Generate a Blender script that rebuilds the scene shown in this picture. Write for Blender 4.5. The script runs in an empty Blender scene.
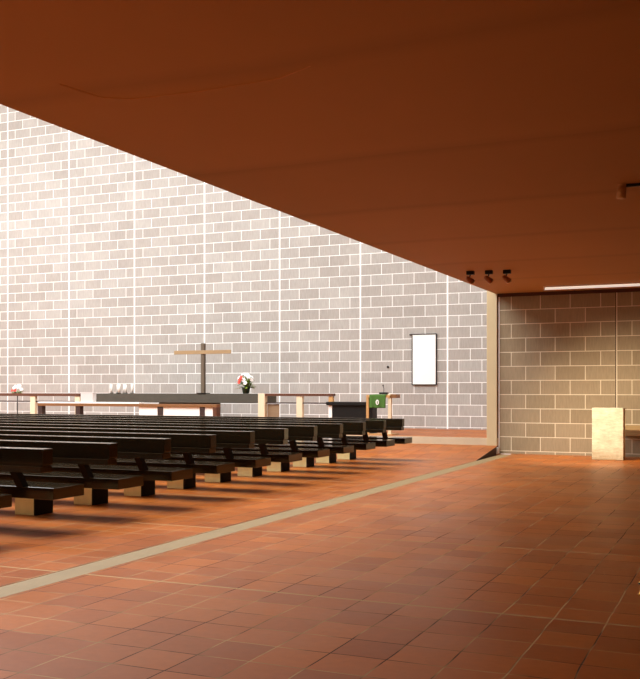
import bpy, bmesh, math, random
from mathutils import Vector, Matrix, Euler
random.seed(7)
sc = bpy.context.scene
C = sc.collection
PI = math.pi

# ------------------------------------------------------------------ helpers
def lin(r, g, b):
    def f(v):
        v /= 255.0
        return v / 12.92 if v <= 0.04045 else ((v + 0.055) / 1.055) ** 2.4
    return (f(r), f(g), f(b), 1.0)

class MB:
    """collects shapes into one bmesh"""
    def __init__(self):
        self.bm = bmesh.new()
    def box(self, x0, x1, y0, y1, z0, z1, bev=0.0, seg=2):
        r = bmesh.ops.create_cube(self.bm, size=1.0)
        vs = r['verts']
        for v in vs:
            v.co = Vector(((x0 + x1) / 2 + v.co.x * (x1 - x0), (y0 + y1) / 2 + v.co.y * (y1 - y0), (z0 + z1) / 2 + v.co.z * (z1 - z0)))
        if bev > 0:
            es = {e for v in vs for e in v.link_edges}
            bmesh.ops.bevel(self.bm, geom=list(es), offset=bev, segments=seg, affect='EDGES', profile=0.5)
        return self
    def cyl(self, p0, p1, r0, r1=None, n=20, cap=True):
        p0, p1 = Vector(p0), Vector(p1)
        r1 = r0 if r1 is None else r1
        d = p1 - p0
        q = d.to_track_quat('Z', 'Y').to_matrix().to_4x4()
        m = Matrix.Translation((p0 + p1) / 2) @ q
        bmesh.ops.create_cone(self.bm, cap_ends=cap, segments=n, radius1=r0, radius2=r1, depth=d.length, matrix=m)
        return self
    def lathe(self, prof, cx=0, cy=0, n=28):
        rings = []
        for r, z in prof:
            rings.append([self.bm.verts.new((cx + r * math.cos(2 * PI * k / n), cy + r * math.sin(2 * PI * k / n), z)) for k in range(n)])
        for a, b in zip(rings[:-1], rings[1:]):
            for k in range(n):
                self.bm.faces.new((a[k], a[(k + 1) % n], b[(k + 1) % n], b[k]))
        self.bm.faces.new(list(reversed(rings[0]))); self.bm.faces.new(rings[-1])
        return self
    def tube(self, pts, r, n=8):
        for a, b in zip(pts[:-1], pts[1:]):
            self.cyl(a, b, r, r, n)
        for p in pts[1:-1]:
            bmesh.ops.create_uvsphere(self.bm, u_segments=n, v_segments=6, radius=r, matrix=Matrix.Translation(p))
        return self
    def ball(self, c, r, scale=(1, 1, 1), rot=(0, 0, 0), u=12, v=8):
        m = Matrix.Translation(c) @ Euler(rot).to_matrix().to_4x4() @ Matrix.Diagonal((*scale, 1))
        bmesh.ops.create_uvsphere(self.bm, u_segments=u, v_segments=v, radius=r, matrix=m)
        return self
    def prism(self, poly, axis, a, b):
        """poly: 2-D points; axis 'x' -> (y,z) extruded along x from a to b, axis 'y' -> (x,z)"""
        def P(p, t):
            return (t, p[0], p[1]) if axis == 'x' else ((p[0], t, p[1]) if axis == 'y' else (p[0], p[1], t))
        A = [self.bm.verts.new(P(p, a)) for p in poly]
        B = [self.bm.verts.new(P(p, b)) for p in poly]
        n = len(poly)
        self.bm.faces.new(A); self.bm.faces.new(list(reversed(B)))
        for k in range(n):
            self.bm.faces.new((A[k], B[k], B[(k + 1) % n], A[(k + 1) % n]))
        return self
    def build(self, name, mat, parent=None, smooth=False, label=None):
        bmesh.ops.recalc_face_normals(self.bm, faces=self.bm.faces[:])
        me = bpy.data.meshes.new(name)
        self.bm.to_mesh(me); self.bm.free()
        me.materials.append(mat)
        if smooth:
            for p in me.polygons: p.use_smooth = True
        o = bpy.data.objects.new(name, me)
        C.objects.link(o)
        if parent: o.parent = parent
        if label: o['label'] = label
        return o

def thing(name, label, cat, loc=(0, 0, 0), rz=0.0, group=None):
    o = bpy.data.objects.new(name, None)
    o.empty_display_size = 0.2
    C.objects.link(o)
    o.location = loc; o.rotation_euler = (0, 0, rz)
    o['label'] = label; o['category'] = cat
    if group: o['group'] = group
    return o
def tag(o, label, cat, group=None):
    o['label'] = label; o['category'] = cat
    if group: o['group'] = group
    return o
def struct(o):
    o['kind'] = 'structure'; return o
def copy_tree(o, parent=None):
    c = o.copy(); C.objects.link(c)
    if parent: c.parent = parent
    for ch in list(o.children): copy_tree(ch, c)
    return c

# ------------------------------------------------------------------ materials
class NT:
    def __init__(self, name):
        self.m = bpy.data.materials.new(name); self.m.use_nodes = True
        self.t = self.m.node_tree
        self.b = self.t.nodes['Principled BSDF']
    def n(self, typ, **kw):
        nd = self.t.nodes.new(typ)
        for k, v in kw.items(): setattr(nd, k, v)
        return nd
    def l(self, a, b): self.t.links.new(a, b)
    def math(self, op, a, b=None, c=None):
        nd = self.n('ShaderNodeMath', operation=op)
        for i, v in enumerate((a, b, c)):
            if v is None: continue
            if isinstance(v, (int, float)): nd.inputs[i].default_value = v
            else: self.l(v, nd.inputs[i])
        return nd.outputs[0]
    def mix(self, f, a, b, blend='MIX'):
        nd = self.n('ShaderNodeMix', data_type='RGBA', blend_type=blend)
        for s, v in ((nd.inputs[0], f), (nd.inputs[6], a), (nd.inputs[7], b)):
            if isinstance(v, (int, float)): s.default_value = v
            elif isinstance(v, tuple): s.default_value = v
            else: self.l(v, s)
        return nd.outputs[2]
    def obj(self):
        return self.n('ShaderNodeTexCoord').outputs['Object']
    def noise(self, vec, scale, detail=4, rough=.55):
        nd = self.n('ShaderNodeTexNoise'); self.l(vec, nd.inputs['Vector'])
        nd.inputs['Scale'].default_value = scale; nd.inputs['Detail'].default_value = detail; nd.inputs['Roughness'].default_value = rough
        return nd.outputs['Fac']
    def mapping(self, vec, loc=(0, 0, 0), scale=(1, 1, 1)):
        nd = self.n('ShaderNodeMapping'); self.l(vec, nd.inputs['Vector'])
        nd.inputs['Location'].default_value = loc; nd.inputs['Scale'].default_value = scale
        return nd.outputs[0]
    def bump(self, h, strength=.3, dist=.01):
        nd = self.n('ShaderNodeBump'); self.l(h, nd.inputs['Height'])
        nd.inputs['Strength'].default_value = strength; nd.inputs['Distance'].default_value = dist
        self.l(nd.outputs[0], self.b.inputs['Normal'])
    def col(self, c):
        if isinstance(c, tuple): self.b.inputs['Base Color'].default_value = c
        else: self.l(c, self.b.inputs['Base Color'])
    def rough(self, r):
        if isinstance(r, (int, float)): self.b.inputs['Roughness'].default_value = r
        else: self.l(r, self.b.inputs['Roughness'])

def plain(name, c, rough=.6, metal=0.0, var=.12, scale=6.0, spec=.5):
    k = NT(name)
    f = k.noise(k.obj(), scale)
    k.col(k.mix(f, tuple(x * (1 - var) for x in c[:3]) + (1,), tuple(min(1, x * (1 + var)) for x in c[:3]) + (1,)))
    k.rough(rough); k.b.inputs['Metallic'].default_value = metal
    k.b.inputs['Specular IOR Level'].default_value = spec
    return k.m

def blocks(name, x0, z0, course, flip, c1, c2, mortar, gap=None):
    """grey concrete blocks in running bond, straight joints between bays of four blocks"""
    k = NT(name)
    sx = k.n('ShaderNodeSeparateXYZ'); k.l(k.obj(), sx.inputs[0])
    bx = k.math('ADD', sx.outputs['X'], -x0 + 28.78)
    bz = k.math('ADD', sx.outputs['Z'], -z0 + course * (20 + flip))
    cb = k.n('ShaderNodeCombineXYZ'); k.l(bx, cb.inputs[0]); k.l(bz, cb.inputs[1])
    br = k.n('ShaderNodeTexBrick', offset=.5, offset_frequency=2, squash=1.0)
    k.l(cb.outputs[0], br.inputs['Vector'])
    for nme, v in (('Scale', 1.0), ('Mortar Size', .0085), ('Mortar Smooth', .15), ('Bias', 0.0), ('Brick Width', .7195), ('Row Height', course)):
        br.inputs[nme].default_value = v
    br.inputs['Color1'].default_value = c1; br.inputs['Color2'].default_value = c2; br.inputs['Mortar'].default_value = mortar
    # straight bay joints
    fr = k.math('FRACT', k.math('DIVIDE', k.math('ADD', bx, 1.439), 2.878))
    d = k.math('ABSOLUTE', k.math('SUBTRACT', fr, .5))
    joint = k.math('LESS_THAN', d, .024 / 2.878)
    # fine vertical scoring and blotches in the blocks
    fine = k.noise(k.mapping(k.obj(), scale=(30, 30, 4)), 1.0, 3)
    blot = k.noise(k.obj(), .9, 5)
    tone = k.math('MULTIPLY', k.math('ADD', k.math('MULTIPLY', fine, .45), .775), k.math('ADD', k.math('MULTIPLY', blot, .3), .85))
    toned = k.mix(1.0, br.outputs['Color'], (1, 1, 1, 1), 'MULTIPLY')
    cmb = k.n('ShaderNodeCombineColor'); 
    for i in range(3): k.l(tone, cmb.inputs[i])
    body = k.mix(1.0, br.outputs['Color'], cmb.outputs[0], 'MULTIPLY')
    mf = k.math('MAXIMUM', br.outputs['Fac'], joint)
    col = k.mix(mf, body, mortar)
    if gap:                                    # open movement joint beside the mortar
        g = k.math('MULTIPLY', k.math('LESS_THAN', d, .022 / 2.878), k.math('LESS_THAN', fr, .5))
        col = k.mix(g, col, gap)
    k.col(col); k.rough(.85)
    k.b.inputs['Specular IOR Level'].default_value = .25
    k.bump(k.math('ADD', k.math('MULTIPLY', mf, -.5), k.math('MULTIPLY', fine, .25)), .35, .012)
    return k.m

def tiles(name):
    k = NT(name)
    o = k.obj()
    sx = k.n('ShaderNodeSeparateXYZ'); k.l(o, sx.inputs[0])
    # slightly wandering joints
    wob = k.n('ShaderNodeTexNoise'); k.l(o, wob.inputs['Vector']); wob.inputs['Scale'].default_value = 1.7; wob.inputs['Detail'].default_value = 1
    ws = k.n('ShaderNodeSeparateXYZ'); k.l(wob.outputs['Color'], ws.inputs[0])
    bx = k.math('ADD', k.math('ADD', sx.outputs['X'], 1.588 + 36.0), k.math('MULTIPLY', k.math('ADD', ws.outputs[0], -.5), .030))
    by = k.math('ADD', k.math('ADD', sx.outputs['Y'], -6.82 + 28.8), k.math('MULTIPLY', k.math('ADD', ws.outputs[1], -.5), .030))
    cb = k.n('ShaderNodeCombineXYZ'); k.l(bx, cb.inputs[0]); k.l(by, cb.inputs[1])
    br = k.n('ShaderNodeTexBrick', offset=0.0, offset_frequency=2, squash=1.0)
    k.l(cb.outputs[0], br.inputs['Vector'])
    for nme, v in (('Scale', 1.0), ('Mortar Size', .0055), ('Mortar Smooth', .3), ('Bias', -.1), ('Brick Width', .36), ('Row Height', .36)):
        br.inputs[nme].default_value = v
    br.inputs['Color1'].default_value = TILE1; br.inputs['Color2'].default_value = TILE2; br.inputs['Mortar'].default_value = GROUT
    fr = k.math('FRACT', k.math('DIVIDE', k.math('ADD', by, 1.44), 2.88))
    d = k.math('ABSOLUTE', k.math('SUBTRACT', fr, .5))
    wide = k.math('LESS_THAN', d, .014 / 2.88)
    stain = k.noise(o, .7, 5); grain = k.noise(o, 14.0, 4)
    tone = k.math('MULTIPLY', k.math('ADD', k.math('MULTIPLY', stain, .5), .75), k.math('ADD', k.math('MULTIPLY', grain, .3), .85))
    cmb = k.n('ShaderNodeCombineColor')
    for i in range(3): k.l(tone, cmb.inputs[i])
    body = k.mix(1.0, br.outputs['Color'], cmb.outputs[0], 'MULTIPLY')
    patch = k.noise(k.mapping(o, loc=(3, 8, 0)), 1.3, 2)     # dirt sits in some joints, others stay pale
    gr = k.mix(k.math('MULTIPLY', k.math('SUBTRACT', patch, .42), 6.0), GROUT_D, GROUT)
    k.t.nodes[-1].clamp_factor = True
    col = k.mix(br.outputs['Fac'], body, gr)
    k.col(k.mix(wide, col, GROUT_W))
    mf = k.math('MAXIMUM', br.outputs['Fac'], wide)
    k.rough(k.math('ADD', k.math('MULTIPLY', mf, .35), k.math('ADD', k.math('MULTIPLY', stain, .25), .27)))
    k.b.inputs['Specular IOR Level'].default_value = .2
    k.bump(k.math('ADD', k.math('MULTIPLY', mf, -.6), k.math('MULTIPLY', k.noise(o, 5.0, 3), .5)), .3, .008)
    return k.m

def wood(name, c1, c2, rough=.4, stretch=(1.5, 25, 25), spec=.5, b=.12):
    k = NT(name)
    f = k.noise(k.mapping(k.obj(), scale=stretch), 1.0, 5, .6)
    k.col(k.mix(f, c1, c2)); k.rough(rough)
    k.b.inputs['Specular IOR Level'].default_value = spec
    k.bump(f, b, .004)
    return k.m

def soffit(name):
    k = NT(name)
    o = k.obj()
    sx = k.n('ShaderNodeSeparateXYZ'); k.l(o, sx.inputs[0])
    wy = k.math('ADD', sx.outputs['Y'], k.math('MULTIPLY', k.noise(o, .35, 2), .5))
    t = k.math('DIVIDE', k.math('ADD', wy, 2.05), 2.878)
    cell = k.n('ShaderNodeTexWhiteNoise', noise_dimensions='1D'); k.l(k.math('FLOOR', t), cell.inputs['W'])
    fr = k.math('FRACT', t)
    edge = k.math('SUBTRACT', 1.0, k.math('MINIMUM', k.math('MULTIPLY', k.math('MINIMUM', fr, k.math('SUBTRACT', 1.0, fr)), 12.0), 1.0))
    tone = k.math('SUBTRACT', k.math('ADD', k.math('MULTIPLY', cell.outputs[0], .10), k.math('MULTIPLY', k.noise(o, .8, 5), .12)), k.math('MULTIPLY', edge, .13))
    tone = k.math('ADD', tone, .90)
    cmb = k.n('ShaderNodeCombineColor')
    for i in range(3): k.l(tone, cmb.inputs[i])
    k.col(k.mix(1.0, SOFFIT, cmb.outputs[0], 'MULTIPLY')); k.rough(.7)
    k.b.inputs['Specular IOR Level'].default_value = .2
    k.bump(k.math('ADD', k.noise(o, 3.0, 4), k.math('MULTIPLY', edge, -.5)), .2, .01)
    return k.m

TILE1 = lin(172, 94, 32); TILE2 = lin(148, 75, 22)
GROUT = lin(184, 152, 106); GROUT_W = lin(176, 146, 102); GROUT_D = lin(70, 42, 26)
SOFFIT = lin(180, 134, 80)
M = {}
M['altar_wall'] = blocks('grey_block_wall', -25.66, .44, .3434, 1, lin(172, 168, 162), lin(160, 154, 147), lin(250, 250, 247))
M['side_wall'] = blocks('warm_block_wall', -5.70, .072, .351, 0, lin(158, 141, 114), lin(147, 130, 103), lin(226, 212, 184), lin(74, 52, 34))
M['tile'] = tiles('terracotta_tiles')
M['soffit'] = soffit('red_brown_plaster')
M['strip'] = plain('beige_stone_strip', lin(146, 122, 82), .7, var=.12, scale=3)
M['step'] = plain('beige_step_stone', lin(206, 190, 160), .7, var=.1, scale=3)
M['plaster'] = plain('pale_plaster', lin(206, 188, 148), .8, var=.08, scale=2.5)
M['white_wall'] = plain('white_plaster', lin(225, 222, 215), .9, var=.03)
M['dark_gap'] = plain('dark_gap', lin(40, 26, 18), .9)
M['pew'] = wood('dark_stained_wood', lin(28, 21, 12), lin(46, 37, 22), .13, spec=.5, b=.008)
M['pew_end'] = wood('dark_end_grain', lin(18, 11, 7), lin(28, 17, 11), .7, spec=.2)
M['leg'] = plain('tan_cast_stone', lin(252, 234, 168), .8, var=.1, scale=8)
M['altar'] = plain('dark_grey_stone', lin(70, 66, 56), .6, var=.25, scale=5)
M['brown'] = wood('mid_brown_wood', lin(110, 72, 38), lin(138, 94, 54), .5)
M['darkbrown'] = plain('dark_brown_matt', lin(78, 44, 28), .8)
M['greywhite'] = plain('grey_white_paint', lin(204, 199, 196), .7, var=.04)
M['infill'] = wood('faded_brown_board', lin(128, 104, 78), lin(146, 122, 94), .6)
M['seam'] = plain('pale_plaster_seam', lin(206, 156, 110), .8)
M['redbrown'] = wood('red_brown_wood', lin(78, 44, 28), lin(100, 58, 36), .5)
M['darkleg'] = wood('dark_brown_wood', lin(44, 30, 28), lin(62, 42, 36), .5)
M['palewood'] = wood('pale_wood', lin(216, 198, 164), lin(230, 216, 186), .55, stretch=(25, 25, 2))
M['tanwood'] = wood('tan_wood', lin(186, 140, 84), lin(206, 160, 104), .5)
M['white'] = plain('white_paint', lin(245, 243, 238), .6, var=.02)
M['linen'] = plain('white_linen', lin(246, 245, 242), .9, var=.02)
M['wax'] = plain('white_wax', lin(252, 250, 244), .5, var=.02)
M['wick'] = plain('black_wick', lin(30, 28, 26), .9)
M['black'] = plain('black_lacquer', lin(17, 15, 13), .5, var=.2, spec=.3)
M['metal'] = plain('dark_metal', lin(40, 36, 34), .4, .7)
M['bronze'] = plain('brown_lamp_metal', lin(150, 92, 54), .4, .3)
M['chrome'] = plain('pale_metal_rim', lin(225, 205, 170), .3, .6)
M['crossdark'] = wood('weathered_dark_wood', lin(78, 66, 52), lin(108, 92, 72), .6, stretch=(25, 25, 2))
M['crosslight'] = wood('weathered_tan_wood', lin(176, 146, 102), lin(128, 104, 76), .6, stretch=(2, 25, 25))
M['green'] = plain('green_cloth', lin(70, 110, 40), .9, var=.12, scale=30)
M['leaf'] = plain('green_leaf', lin(122, 146, 44), .6, var=.35, scale=30)
M['petal'] = plain('white_petal', lin(252, 250, 250), .6, var=.02)
M['redpetal'] = plain('coral_red_petal', lin(226, 88, 70), .6, var=.1)
M['pot'] = plain('dark_green_pot', lin(22, 46, 32), .35)
M['brass'] = plain('brass', lin(196, 150, 70), .35, .8)
M['ledge'] = wood('honey_wood', lin(160, 130, 84), lin(176, 146, 98), .6)
# chalky plinth stone with scratches
k = NT('chalky_plinth_stone')
o_ = k.obj()
a = k.noise(o_, 3.2, 6, .6); b_ = k.noise(k.mapping(o_, scale=(2, 2, 9)), 2.0, 6, .7)
sz = k.n('ShaderNodeSeparateXYZ'); k.l(o_, sz.inputs[0])
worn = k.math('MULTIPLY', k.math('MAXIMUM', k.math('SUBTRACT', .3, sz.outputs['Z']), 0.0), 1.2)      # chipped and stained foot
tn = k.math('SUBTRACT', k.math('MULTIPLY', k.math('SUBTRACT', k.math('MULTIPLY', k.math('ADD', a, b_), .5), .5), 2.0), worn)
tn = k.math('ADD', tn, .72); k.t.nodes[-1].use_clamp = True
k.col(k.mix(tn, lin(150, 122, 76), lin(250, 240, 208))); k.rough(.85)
k.bump(k.math('ADD', a, b_), .7, .02)
M['plinth'] = k.m
# lit tube
k = NT('lit_tube')
k.col(lin(240, 236, 226)); k.b.inputs['Emission Color'].default_value = lin(255, 246, 232); k.b.inputs['Emission Strength'].default_value = .55
M['tube'] = k.m

# ------------------------------------------------------------------ the setting
ZP = .385                       # sanctuary platform
EDGE = -5.75                    # line of the low ceiling's edge
CEIL = 4.0
TOP = 16.0
WY = 28.73                      # altar wall
SY = 23.9                       # block wall under the low ceiling
XL = -31.0; XR = 6.0; YB = -10.0
struct(MB().box(-5.23, XR, YB, SY, -.25, 0).box(-5.66, -5.23, 23.5, SY, -.25, 0).build('floor', M['tile']))
struct(MB().box(XL, -5.535, YB, 21.2, -.25, 0).build('floor_nave', M['tile']))
mb = MB()                       # short ramp rising to the sanctuary step
tp = [mb.bm.verts.new(p) for p in ((XL, 21.2, 0), (-5.535, 21.2, 0), (-5.66, 23.88, .2), (XL, 23.88, .2))]
bt = [mb.bm.verts.new((v.co.x, v.co.y, -.25)) for v in tp]
mb.bm.faces.new(tp); mb.bm.faces.new(list(reversed(bt)))
for i in range(4): mb.bm.faces.new((tp[i], bt[i], bt[(i + 1) % 4], tp[(i + 1) % 4]))
struct(mb.build('floor_ramp', M['tile']))
mb = MB()                       # thin dark brown strip added along the ramp's open side
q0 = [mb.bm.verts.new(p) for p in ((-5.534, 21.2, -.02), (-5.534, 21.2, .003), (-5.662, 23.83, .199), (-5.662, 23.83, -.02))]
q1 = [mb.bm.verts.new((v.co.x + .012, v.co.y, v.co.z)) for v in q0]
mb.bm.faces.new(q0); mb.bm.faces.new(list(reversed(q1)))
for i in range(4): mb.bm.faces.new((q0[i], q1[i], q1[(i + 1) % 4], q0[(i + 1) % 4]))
struct(mb.build('trim_4', M['darkbrown']))
struct(MB().box(-5.672, XR, SY - .03, SY, CEIL - .085, CEIL).build('trim_5', M['darkbrown']))
struct(MB().box(-5.52, -5.23, YB, 23.5, -.25, .001).build('trim_1', M['strip']))
struct(MB().box(-5.535, -5.52, YB, 23.9, -.25, -.02).build('trim_2', M['dark_gap']))
struct(MB().box(XL, -5.66, 23.87, WY, .0, ZP - .004, .004).build('floor_step', M['step']))
struct(MB().box(XL, -5.66, 23.91, WY, ZP - .01, ZP).build('floor_platform', M['tile']))
struct(MB().box(XL - .3, XR + .3, WY, WY + .4, 0, TOP).build('wall_altar', M['altar_wall']))
struct(MB().box(-5.66, XR, SY, SY + .3, 0, CEIL).build('wall_side', M['side_wall']))
struct(MB().box(-5.945, -5.688, 23.83, 24.2, 0, CEIL + .1, .006).build('pillar', M['plaster']))
struct(MB().box(-5.662, -5.630, SY - .012, SY + .1, 0, CEIL - .08).build('trim_6', M['white']))
struct(MB().box(-5.688, -5.66, SY + .02, SY + .3, 0, CEIL).build('trim_7', M['dark_gap']))
struct(MB().box(-5.66, -5.4, SY + .3, WY, 0, TOP).box(EDGE + .01, EDGE + .3, YB, SY + .3, CEIL + .3, TOP).build('wall_upper', M['white_wall']))
struct(MB().box(EDGE, XR, YB, SY, CEIL, CEIL + .3, .02, 3).build('ceiling', M['soffit']))
struct(MB().box(XL - .3, XL, YB, WY, 0, TOP).build('wall_left', M['white_wall']))
struct(MB().box(XL - .3, XR + .3, YB - .3, YB, 0, TOP).build('wall_back', M['side_wall']))
struct(MB().box(XR, XR + .3, YB, WY, 0, CEIL + .3).build('wall_right', M['side_wall']))
# nave roof with a long skylight opening
SKX0, SKX1, SKY0, SKY1 = -26.5, -9.0, 6.0, 20.5
struct(MB().box(XL, SKX0, YB, WY, TOP, TOP + .3).box(SKX1, -5.4, YB, WY, TOP, TOP + .3)
       .box(SKX0, SKX1, YB, SKY0, TOP, TOP + .3).box(SKX0, SKX1, SKY1, WY, TOP, TOP + .3).build('ceiling_nave', M['white_wall']))
# hairline plaster seam on the low ceiling
seam = [(-4.93, 6.10), (-4.85, 6.50), (-4.65, 6.65), (-4.38, 6.68), (-4.01, 6.70), (-3.64, 6.69), (-3.28, 6.67), (-2.95, 6.51)]
struct(MB().tube([Vector((x, y, CEIL)) for x, y in seam], .006, 6).build('trim_3', M['seam']))

# ------------------------------------------------------------------ pews
PITCH = 1.185
L = 13.2
GP = 'dark pews in rows facing the altar'
def make_pew():
    t = thing('pew', 'x', 'pew', group=GP)
    MB().box(-L, 0, 0, .535, .392, .522, .008).build('seat', M['pew'], t)
    br = MB().box(-L, 0, -.175, -.012, .782, .958, .007).build('backrest', M['pew'], t)
    MB().box(-L + .01, -.01, -.196, -.012, .700, .772, .006).box(-L + .02, -.02, -.16, -.03, .768, .786).build('book_ledge', M['pew'], t)
    for x in (-.47, -4.5, -8.6, -12.7):
        MB().prism([(-.12, .705), (-.03, .705), (.10, .515), (.0, .515)], 'x', x - .045, x + .045).build('bracket', M['pew_end'], t)
    for x in (-1.35, -5.2, -9.1, -12.6):
        lg = MB().box(x - .31, x, .085, .415, 0, .395, .006).build('leg', M['leg'], t, label='tan cast stone block leg')
        MB().box(x, x + .03, .080, .420, 0, .395, .004).build('end_panel', M['pew_end'], lg, label='dark wooden panel closing the leg end')
    return t
pew = make_pew()
ORD = {-1: 'dark pew out of frame behind the camera side, only its shadow on the tiles shows',
       0: 'dark pew whose bare seat corner just enters at the left frame edge',
       1: 'nearest dark pew with its backrest in view, running off the left edge',
       2: 'dark pew whose backrest end is second from the camera, first with a block leg showing',
       3: 'dark pew with the third backrest end counted from the camera',
       4: 'dark pew with the fourth backrest end counted from the camera',
       5: 'dark pew with the fifth backrest end counted from the camera',
       6: 'dark pew in the middle of the rows, sixth backrest end from the camera',
       7: 'dark pew with the fifth backrest end counted back from the altar step',
       8: 'dark pew with the fourth backrest end counted back from the altar step',
       9: 'dark pew with the third backrest end counted back from the altar step',
       10: 'dark pew second from the altar step, behind the front row',
       11: 'front-row dark pew, closest to the altar step and lectern'}
for i in range(-1, 12):
    p = pew if i == -1 else copy_tree(pew)
    p.location = (-6.912, 8.456 + PITCH * (i - 1), 0)
    p['label'] = ORD[i]

# ------------------------------------------------------------------ sanctuary
# altar: dark stone slab on a pedestal
t = thing('altar', 'long dark grey stone altar slab carrying the cross, candles and flower pot', 'altar', (-16.8, 26.5, ZP))
MB().box(-3.14, 3.15, 0, 1.0, 1.175 - ZP, 1.474 - ZP, .01).build('slab', M['altar'], t)
MB().box(-.75, 1.2, .2, .85, 0, 1.177 - ZP, .01).build('pedestal', M['altar'], t)
AT = 1.474
# cross
t = thing('cross', 'slender wooden cross standing on the dark altar slab', 'cross', (-15.82, 26.62, AT))
MB().box(-.058, .058, -.06, .06, 0, 1.60, .006).build('upright', M['crossdark'], t)
MB().box(-1.04, 1.05, -.085, -.058, 1.255, 1.375, .006).build('crossbeam', M['crosslight'], t, label='tan crossbeam with weathered grain')
MB().box(-.17, .17, -.15, .15, 0, .02, .004).build('foot_plate', M['metal'], t)
# candles
CN = ['leftmost white candle of the six on the dark altar', 'second white candle from the left on the dark altar',
      'third white candle from the left on the dark altar', 'fourth white candle from the left on the dark altar',
      'fifth white candle from the left on the dark altar', 'rightmost white candle of the six, standing slightly apart']
for i, (x, dy, hh, r) in enumerate([(-19.23, .1, .30, .042), (-19.06, .22, .29, .040), (-18.89, .05, .31, .046), (-18.78, .2, .30, .046), (-18.66, .1, .28, .038), (-18.42, .12, .31, .044)]):
    t = thing('candle', CN[i], 'candle', (x - .11, 26.5 + dy, AT), group='candles on the altar')
    MB().lathe([(r, 0), (r, hh - .012), (r * .85, hh), (.004, hh - .004)], n=20).build('wax', M['wax'], t, True)
    MB().cyl((0, 0, hh - .01), (.004, 0, hh + .022), .004, .003, 6).build('wick', M['wick'], t)
    MB().lathe([(r + .022, 0), (r + .026, .012), (r + .004, .016)], n=20).build('saucer', M['black'], t, True)

def leaf(mb, base, d, ln, w):
    d = Vector(d).normalized(); s = d.cross(Vector((0, 0, 1)))
    s = s.normalized() if s.length > .01 else Vector((1, 0, 0))
    up = s.cross(d)
    pr = []
    for u, ww in ((0, .15), (.3, .8), (.6, 1), (.85, .6), (1, .05)):
        c = Vector(base) + d * ln * u - Vector((0, 0, 1)) * ln * .35 * u * u
        pr.append((mb.bm.verts.new(c - s * w * ww / 2 + up * .006), mb.bm.verts.new(c - up * .004), mb.bm.verts.new(c + s * w * ww / 2 + up * .006)))
    for a, b in zip(pr[:-1], pr[1:]):
        mb.bm.faces.new((a[0], a[1], b[1], b[0])); mb.bm.faces.new((a[1], a[2], b[2], b[1]))

def blossom(name, mat, c, r, facing, parent, label=None):
    """a rosette of rounded petals around a small heart"""
    mb = MB(); f = Vector(facing).normalized()
    q = f.to_track_quat('Z', 'Y').to_matrix().to_4x4(); q.translation = Vector(c)
    for ring, (n, tilt, k_) in enumerate(((6, .25, 1.0), (5, .75, .75))):
        for i in range(n):
            m = q @ Matrix.Rotation(2 * PI * (i + .5 * ring) / n, 4, 'Z') @ Matrix.Rotation(-tilt, 4, 'Y') @ Matrix.Translation((r * .55 * k_, 0, 0)) @ Matrix.Diagonal((.55 * k_, .42 * k_, .10, 1))
            bmesh.ops.create_uvsphere(mb.bm, u_segments=8, v_segments=6, radius=r, matrix=m)
    bmesh.ops.create_uvsphere(mb.bm, u_segments=8, v_segments=6, radius=r * .22, matrix=q @ Matrix.Translation((0, 0, r * .15)))
    return mb.build(name, mat, parent, True, label)

# potted flowers on the altar
t = thing('potted_flowers', 'dark pot of white and coral flowers on the right end of the altar', 'flowers', (-14.28, 26.62, AT))
MB().lathe([(.085, 0), (.10, .02), (.13, .17), (.14, .19), (.125, .19), (.12, .165)], n=24).build('pot', M['pot'], t, True)
fo = MB()
for i in range(70):
    a = random.uniform(0, 2 * PI); e = random.uniform(-.1, 1.2)
    leaf(fo, (.05 * math.cos(a), .05 * math.sin(a), .17 + random.uniform(0, .2)), (math.cos(a) * math.cos(e), math.sin(a) * math.cos(e), math.sin(e) + .15), random.uniform(.17, .31), random.uniform(.06, .10))
fo.build('foliage', M['leaf'], t)
for c, r in (((-.16, -.12, .48), .10), ((.0, -.16, .42), .10), ((.05, -.06, .58), .105), ((.15, -.12, .52), .10), ((-.07, -.02, .60), .09), ((.08, -.2, .33), .085), ((-.20, -.08, .36), .085), ((.20, -.02, .42), .08), ((-.04, .14, .52), .1), ((.14, .12, .5), .1), ((-.15, .12, .45), .09)):
    blossom('blossom', M['petal'], c, r * .78, (c[0] * 1.5, c[1] * 1.5 - .15, c[2] - .25), t, 'white blossom')
    MB().tube([Vector((0, 0, .16)), Vector((c[0] * .5, c[1] * .5, .3)), Vector(c)], .007, 6).build('stem', M['leaf'], t)
for c, r in (((-.09, -.2, .44), .075), ((-.12, -.2, .36), .07), ((-.05, -.22, .50), .06)):
    blossom('blossom', M['redpetal'], c, r, (c[0], c[1] - .2, .1), t, 'coral red blossom')

# flowers on a tall thin stand, far left
t = thing('flower_stand', 'small white and red flower bunch on a thin dark stand behind left railing', 'flowers', (-22.75, 25.95, ZP))
MB().cyl((0, 0, .02), (0, 0, 1.04), .016, n=10).build('pole', M['metal'], t, True)
MB().lathe([(.15, 0), (.15, .015), (.03, .03)], n=24).build('foot', M['metal'], t, True)
MB().lathe([(.05, 1.03), (.10, 1.04), (.13, 1.12), (.12, 1.12)], n=20).build('bowl', M['pot'], t, True)
fo = MB()
for i in range(24):
    a = random.uniform(0, 2 * PI); e = random.uniform(0, .9)
    leaf(fo, (.05 * math.cos(a), .05 * math.sin(a), 1.11), (math.cos(a) * math.cos(e), math.sin(a) * math.cos(e), math.sin(e)), random.uniform(.14, .22), .06)
fo.build('foliage', M['leaf'], t)
for c, r in (((-.02, -.1, 1.28), .09), ((.1, -.06, 1.3), .09), ((.02, .05, 1.33), .085), ((.17, -.02, 1.22), .07)):
    blossom('blossom', M['petal'], c, r, (c[0], c[1] - .1, .15), t, 'white blossom')
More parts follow.
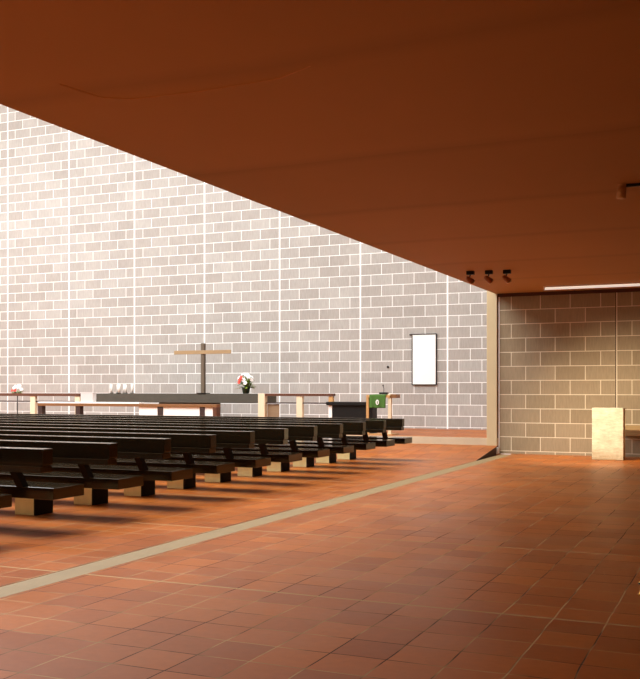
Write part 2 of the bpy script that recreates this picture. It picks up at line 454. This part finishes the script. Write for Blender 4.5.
for c in ((-.13, -.1, 1.19), (.02, -.14, 1.19)):
    blossom('blossom', M['redpetal'], c, .065, (c[0], -.3, .1), t, 'red blossom')

# long communion table in front of the altar
t = thing('communion_table', 'long low brown table with dark legs and white front panels before the altar', 'table', (-17.4, 24.6, ZP))
TT = 1.165 - ZP
MB().box(-3.36, 3.23, 0, .24, TT - .085, TT, .006).build('tabletop', M['brown'], t)
for x0, x1 in ((-3.36, -3.19), (-1.88, -1.70), (1.17, 1.35), (2.64, 2.80)):
    MB().box(x0, x1, .02, .20, 0, TT - .08, .005).build('leg', M['darkleg'], t)
MB().box(3.10, 3.225, .0, .22, 0, TT - .08, .005).build('leg', M['redbrown'], t, label='red-brown end leg')
for x0, x1 in ((.49, 1.165), (1.355, 2.635), (2.805, 3.095)):
    MB().box(x0, x1, .05, .09, .02, TT - .085, .003).build('front_panel', M['white'], t, label='white front panel')
# linen runner lying over its left part
mb = MB().box(-3.33, .53, -.006, .246, TT, TT + .045, .004)
tag(mb.build('linen_runner', M['linen']), 'white linen runner lying along the left part of the communion table', 'cloth').location = (-17.4, 24.6, ZP)

# left railing
t = thing('wooden_railing', 'brown wooden railing left of the altar, running off the left edge', 'railing', (-22.6, 25.4, ZP), group='railings beside the altar')
MB().box(-2.6, 2.93, -.06, .10, 1.00, 1.095, .006).build('top_rail', M['redbrown'], t)
MB().box(-2.6, 2.90, .0, .05, .80, .845, .004).build('mid_rail', M['darkleg'], t)
for x0, x1 in ((.90, 1.10), (2.72, 2.915), (-1.1, -.9)):
    MB().box(x0, x1, -.04, .08, 0, 1.0, .005).build('post', M['palewood'], t, label='pale wooden post')
# right railing
t = thing('wooden_railing', 'brown wooden railing with pale posts between altar and black console', 'railing', (-12.0, 25.4, ZP), group='railings beside the altar')
MB().box(-1.19, 1.23, -.06, .10, 1.025, 1.10, .006).build('top_rail', M['redbrown'], t)
MB().box(-1.19, 1.20, .0, .05, .80, .84, .004).build('mid_rail', M['darkleg'], t)
MB().box(-1.175, -.955, -.09, .09, 0, 1.095, .005).build('post', M['palewood'], t, label='pale wide end post')
MB().box(.055, .245, -.04, .08, 0, 1.02, .005).build('post', M['palewood'], t, label='pale wooden post')
MB().box(1.07, 1.20, -.04, .08, 0, 1.02, .005).build('post', M['tanwood'], t, label='tan wooden end post')
MB().box(-.93, -.55, .05, .08, .02, .79, .004).build('infill_panel', M['infill'], t, label='brown infill panel')
# white box on the communion table
t = thing('white_box', 'plain pale box standing on the communion table left of the altar slab', 'box', (-18.84, 24.62, ZP + TT + .045))
MB().box(-.235, .235, 0, .18, 0, .27, .006).build('body', M['greywhite'], t)
MB().box(-.24, .24, -.004, .184, .27, .30, .004).build('lid', M['greywhite'], t)

# black console
t = thing('console', 'black boxy console with an overhanging lid behind the front pew', 'console', (-10.13, 24.8, ZP))
MB().box(-.61, .60, -.05, .55, .775, .872, .008).build('lid', M['black'], t)
MB().box(-.45, .555, .0, .5, .0, .778, .006).build('body', M['black'], t)
MB().box(-.56, -.452, .0, .5, .0, .776, .005).build('side_panel', M['white'], t, label='white side panel')

# lectern with a green cloth
t = thing('lectern', 'pale wooden two-post lectern draped with green cloth beside the black console', 'lectern', (-9.02, 24.3, ZP))
MB().box(-.345, -.27, 0, .09, 0, 1.07, .005).build('post', M['tanwood'], t)
MB().box(.275, .365, 0, .09, 0, 1.10, .005).build('post', M['palewood'], t)
MB().prism([(-.02, 1.0), (.42, 1.02), (.42, 1.075), (-.02, 1.06)], 'x', -.30, .34).build('book_rest', M['tanwood'], t)
MB().box(-.265, -.18, .03, .40, 0, 1.0, .004).build('side_panel', M['black'], t, label='black side panel')
MB().box(.34, .52, .0, .3, .99, 1.09, .006).build('side_shelf', M['brown'], t, label='small brown shelf on the right')
MB().box(-.42, .42, -.10, .48, 0, .03, .005).build('foot', M['tanwood'], t)
# hanging cloth
mb = MB()
n, m_ = 14, 12
prev = None
rows = []
for j in range(m_ + 1):
    z = 1.075 - j * (.355 / m_)
    rows.append([mb.bm.verts.new((-.235 + .46 * i / n, -.035 - .012 * math.sin(i * 1.1) * j / m_, z)) for i in range(n + 1)])
for a_, b2 in zip(rows[:-1], rows[1:]):
    for i in range(n): mb.bm.faces.new((a_[i], a_[i + 1], b2[i + 1], b2[i]))
top = [mb.bm.verts.new((v.co.x, .43, 1.086)) for v in rows[0]]
for i in range(n): mb.bm.faces.new((rows[0][i], rows[0][i + 1], top[i + 1], top[i]))
cl = mb.build('green_cloth', M['green'], None, True)
sm = cl.modifiers.new('thickness', 'SOLIDIFY'); sm.thickness = .006
tag(cl, 'green cloth with a small white emblem hanging over the lectern front', 'cloth'); cl.location = (-9.02, 24.3, ZP)
mb = MB()
mb.lathe([(.052, 0), (.052, .006)], n=20)
em = mb.build('emblem', M['white'], cl, False, 'white rounded emblem')
em.rotation_euler = (PI / 2, 0, 0); em.location = (-.005, -.050, .875); em.scale = (.9, 1.35, 1)
sl = MB().box(-.014, .014, -.004, .0, -.03, .02).build('emblem_slot', M['green'], em); sl.rotation_euler = (-PI / 2, 0, 0); sl.location = (0, 0, .0075)
# microphone
t = thing('microphone', 'black gooseneck microphone standing on top of the lectern', 'microphone', (-8.93, 24.5, ZP + 1.092))
MB().box(-.12, .12, -.06, .06, 0, .05, .012).build('base', M['black'], t)
MB().tube([Vector((.0, 0, .045)), Vector((.0, 0, .16)), Vector((-.012, -.02, .22))], .008, 8).build('gooseneck', M['metal'], t, True)
MB().ball((-.014, -.025, .235), .018, (1, 1, 1.4)).build('capsule', M['black'], t, True)

# white board and hook on the altar wall
t = thing('white_board', 'tall white board in a thin black frame on the block wall', 'board', (-9.13, WY, 1.74))
MB().box(-.38, .38, -.045, -.0, .01, 1.575).build('panel', M['white'], t)
MB().box(-.40, -.375, -.055, 0, 0, 1.59).box(.375, .40, -.055, 0, 0, 1.59).box(-.40, .40, -.055, 0, 0, .025).box(-.40, .40, -.055, 0, 1.565, 1.59).build('frame', M['black'], t)
MB().box(-.48, -.39, -.04, 0, 1.56, 1.59).build('bracket', M['metal'], t, label='small metal bracket at the upper left')
t = thing('wall_hook', 'tiny dark hook on the block wall above the lectern', 'hook', (-10.33, WY, 2.31))
MB().cyl((0, 0, 0), (0, -.02, 0), .035, n=14).build('rose', M['metal'], t)
MB().tube([Vector((0, -.01, 0)), Vector((0, -.07, 0)), Vector((0, -.075, .04))], .01, 8).build('peg', M['metal'], t, True)

# ------------------------------------------------------------------ under the low ceiling
tag(MB().box(-.345, .345, 0, .36, 0, 1.182, .012, 3).build('plinth', M['plinth']), 'chalky cream stone plinth standing before the block wall', 'plinth').location = (-2.865, 22.66, 0)
t = thing('wall_ledge', 'honey-coloured board ledge fixed low on the wall right of the plinth', 'ledge', (-2.61, SY, .50))
MB().box(0, 2.4, -.10, 0, 0, .25, .006).build('board', M['ledge'], t)
MB().box(.6, .66, -.07, 0, -.05, .0).build('bracket', M['metal'], t); MB().box(1.8, 1.86, -.07, 0, -.05, .0).build('bracket', M['metal'], t)
# pale block and sheet of paper at the pillar's foot
tag(MB().box(-.03, .03, -.06, .06, 0, .165, .006).build('foot_block', M['white']), 'small pale block at the foot of the corner pillar', 'block').location = (-5.632, 23.64, 0)
tag(MB().box(-.125, .125, -.05, .05, 0, .006).build('paper_sheet', M['linen']), 'white paper sheet lying on tiles by the pillar foot', 'paper').location = (-5.42, 23.68, .001)

# three ceiling spotlights
SL = ['leftmost of the three small ceiling spotlights near the pillar', 'middle of the three small ceiling spotlights near the pillar', 'rightmost of the three small ceiling spotlights near the pillar']
def spot_parts(t, big=1.0):
    MB().box(-.075, .075, -.05, .05, -.075, 0, .006).build('mounting_box', M['black'], t)
    MB().cyl((0, 0, -.07), (-.02, 0, -.13), .012, n=10).build('arm', M['metal'], t)
    d = Vector((.50, .72, -.48)).normalized(); c = Vector((0, 0, -.19))
    MB().cyl(c - d * .08, c + d * .05, .045, .062, 24).ball(c - d * .08, .045, u=16, v=10).build('lamp_head', M['bronze'], t, True)
    q = MB()
    q.cyl(c + d * .045, c + d * .062, .064, .064, 24).build('rim', M['chrome'], t)
SPOTS = [(-5.10, 19.1, CEIL), (-4.73, 19.15, CEIL), (-4.38, 19.22, CEIL)]
for i, p in enumerate(SPOTS):
    t = thing('ceiling_spotlight', SL[i], 'spotlight', p, group='ceiling spotlights')
    spot_parts(t)
# long tube lamp
t = thing('ceiling_tube_lamp', 'long white tube lamp on the ceiling close to the block wall', 'lamp', (-4.3, 22.62, CEIL))
MB().box(0, 4.4, -.04, .04, -.03, 0, .004).build('housing', M['white'], t)
MB().cyl((.03, 0, -.058), (4.37, 0, -.058), .028, n=16).build('tube', M['tube'], t, True)
MB().box(-.005, .035, -.035, .035, -.09, -.02, .004).build('end_cap', M['white'], t); MB().box(4.365, 4.405, -.035, .035, -.09, -.02, .004).build('end_cap', M['white'], t)
# track fixture at the right edge
t = thing('ceiling_track_light', 'small pale lamp head on a dark ceiling bar at the right edge', 'spotlight', (-1.32, 11.75, CEIL))
MB().box(.02, 1.3, -.018, .018, -.035, 0, .003).build('track', M['black'], t)
MB().cyl((-.0, 0, -.02), (-.01, -.02, -.16), .048, .055, 20).build('lamp_head', M['tanwood'], t, True)
MB().cyl((0, 0, 0), (0, 0, -.03), .05, n=20).build('cap', M['tanwood'], t)
# brass floor stop at the right edge
t = thing('door_stop', 'small brass floor stop on the tiles at the right edge', 'door stop', (-.735, 7.87, 0))
MB().lathe([(.03, 0), (.034, .008), (.02, .02), (.02, .075), (.027, .085), (.027, .102), (.018, .11)], n=20).build('stem', M['brass'], t, True)
MB().lathe([(.0285, .086), (.0295, .09), (.0295, .097), (.0285, .10)], n=20).build('buffer', M['black'], t, True)

# ------------------------------------------------------------------ light
def area(name, loc, target, sx, sy, power, col=(1, 1, 1), spread=180):
    l = bpy.data.lights.new(name, 'AREA'); l.shape = 'RECTANGLE'; l.size = sx; l.size_y = sy; l.energy = power; l.color = col
    l.spread = math.radians(spread)
    o = bpy.data.objects.new(name, l); C.objects.link(o); o.location = loc
    o.rotation_euler = (Vector(target) - Vector(loc)).to_track_quat('-Z', 'Y').to_euler()
    return o
area('skylight', ((SKX0 + SKX1) / 2, (SKY0 + SKY1) / 2, TOP + .15), ((SKX0 + SKX1) / 2, (SKY0 + SKY1) / 2 + .01, 0), SKX1 - SKX0, SKY1 - SKY0, 9300, (.965, .985, 1.0))
area('daylight_window', (XL + .1, 22.5, 8.0), (-14, 26.5, 6.0), 7, 7, 1600, (.95, .98, 1.0))
for i, p in enumerate(SPOTS):
    l = bpy.data.lights.new('spot_beam', 'SPOT'); l.energy = 600; l.color = (1.0, .85, .64); l.spot_size = math.radians(72); l.spot_blend = 1.0; l.shadow_soft_size = .06
    o = bpy.data.objects.new('spot_beam', l); C.objects.link(o)
    d = Vector((.50, .72, -.48)).normalized()
    o.location = Vector(p) + Vector((0, 0, -.19)) + d * .075
    o.rotation_euler = (Vector((-2.7, 22.8, .5)) - o.location).to_track_quat('-Z', 'Y').to_euler()
w = bpy.data.worlds.new('World'); sc.world = w; w.use_nodes = True
w.node_tree.nodes['Background'].inputs[0].default_value = (.9, .95, 1, 1); w.node_tree.nodes['Background'].inputs[1].default_value = .3

# ------------------------------------------------------------------ camera
cam = bpy.data.cameras.new('camera'); co = bpy.data.objects.new('camera', cam); C.objects.link(co)
co.location = (0, 0, 1.6); co.rotation_euler = (PI / 2, 0, math.radians(23.8176))
cam.sensor_fit = 'HORIZONTAL'; cam.sensor_width = 36; cam.lens = 36 * 963.9 / 640
cam.shift_y = 50.05 / 640
cam.clip_start = .05; cam.clip_end = 200
sc.camera = co
vs = sc.view_settings
vs.view_transform = 'Standard'; vs.look = 'None'; vs.gamma = 1; vs.use_curve_mapping = False
vs.exposure = 0.0
sc.cycles.max_bounces = 12; sc.cycles.diffuse_bounces = 8
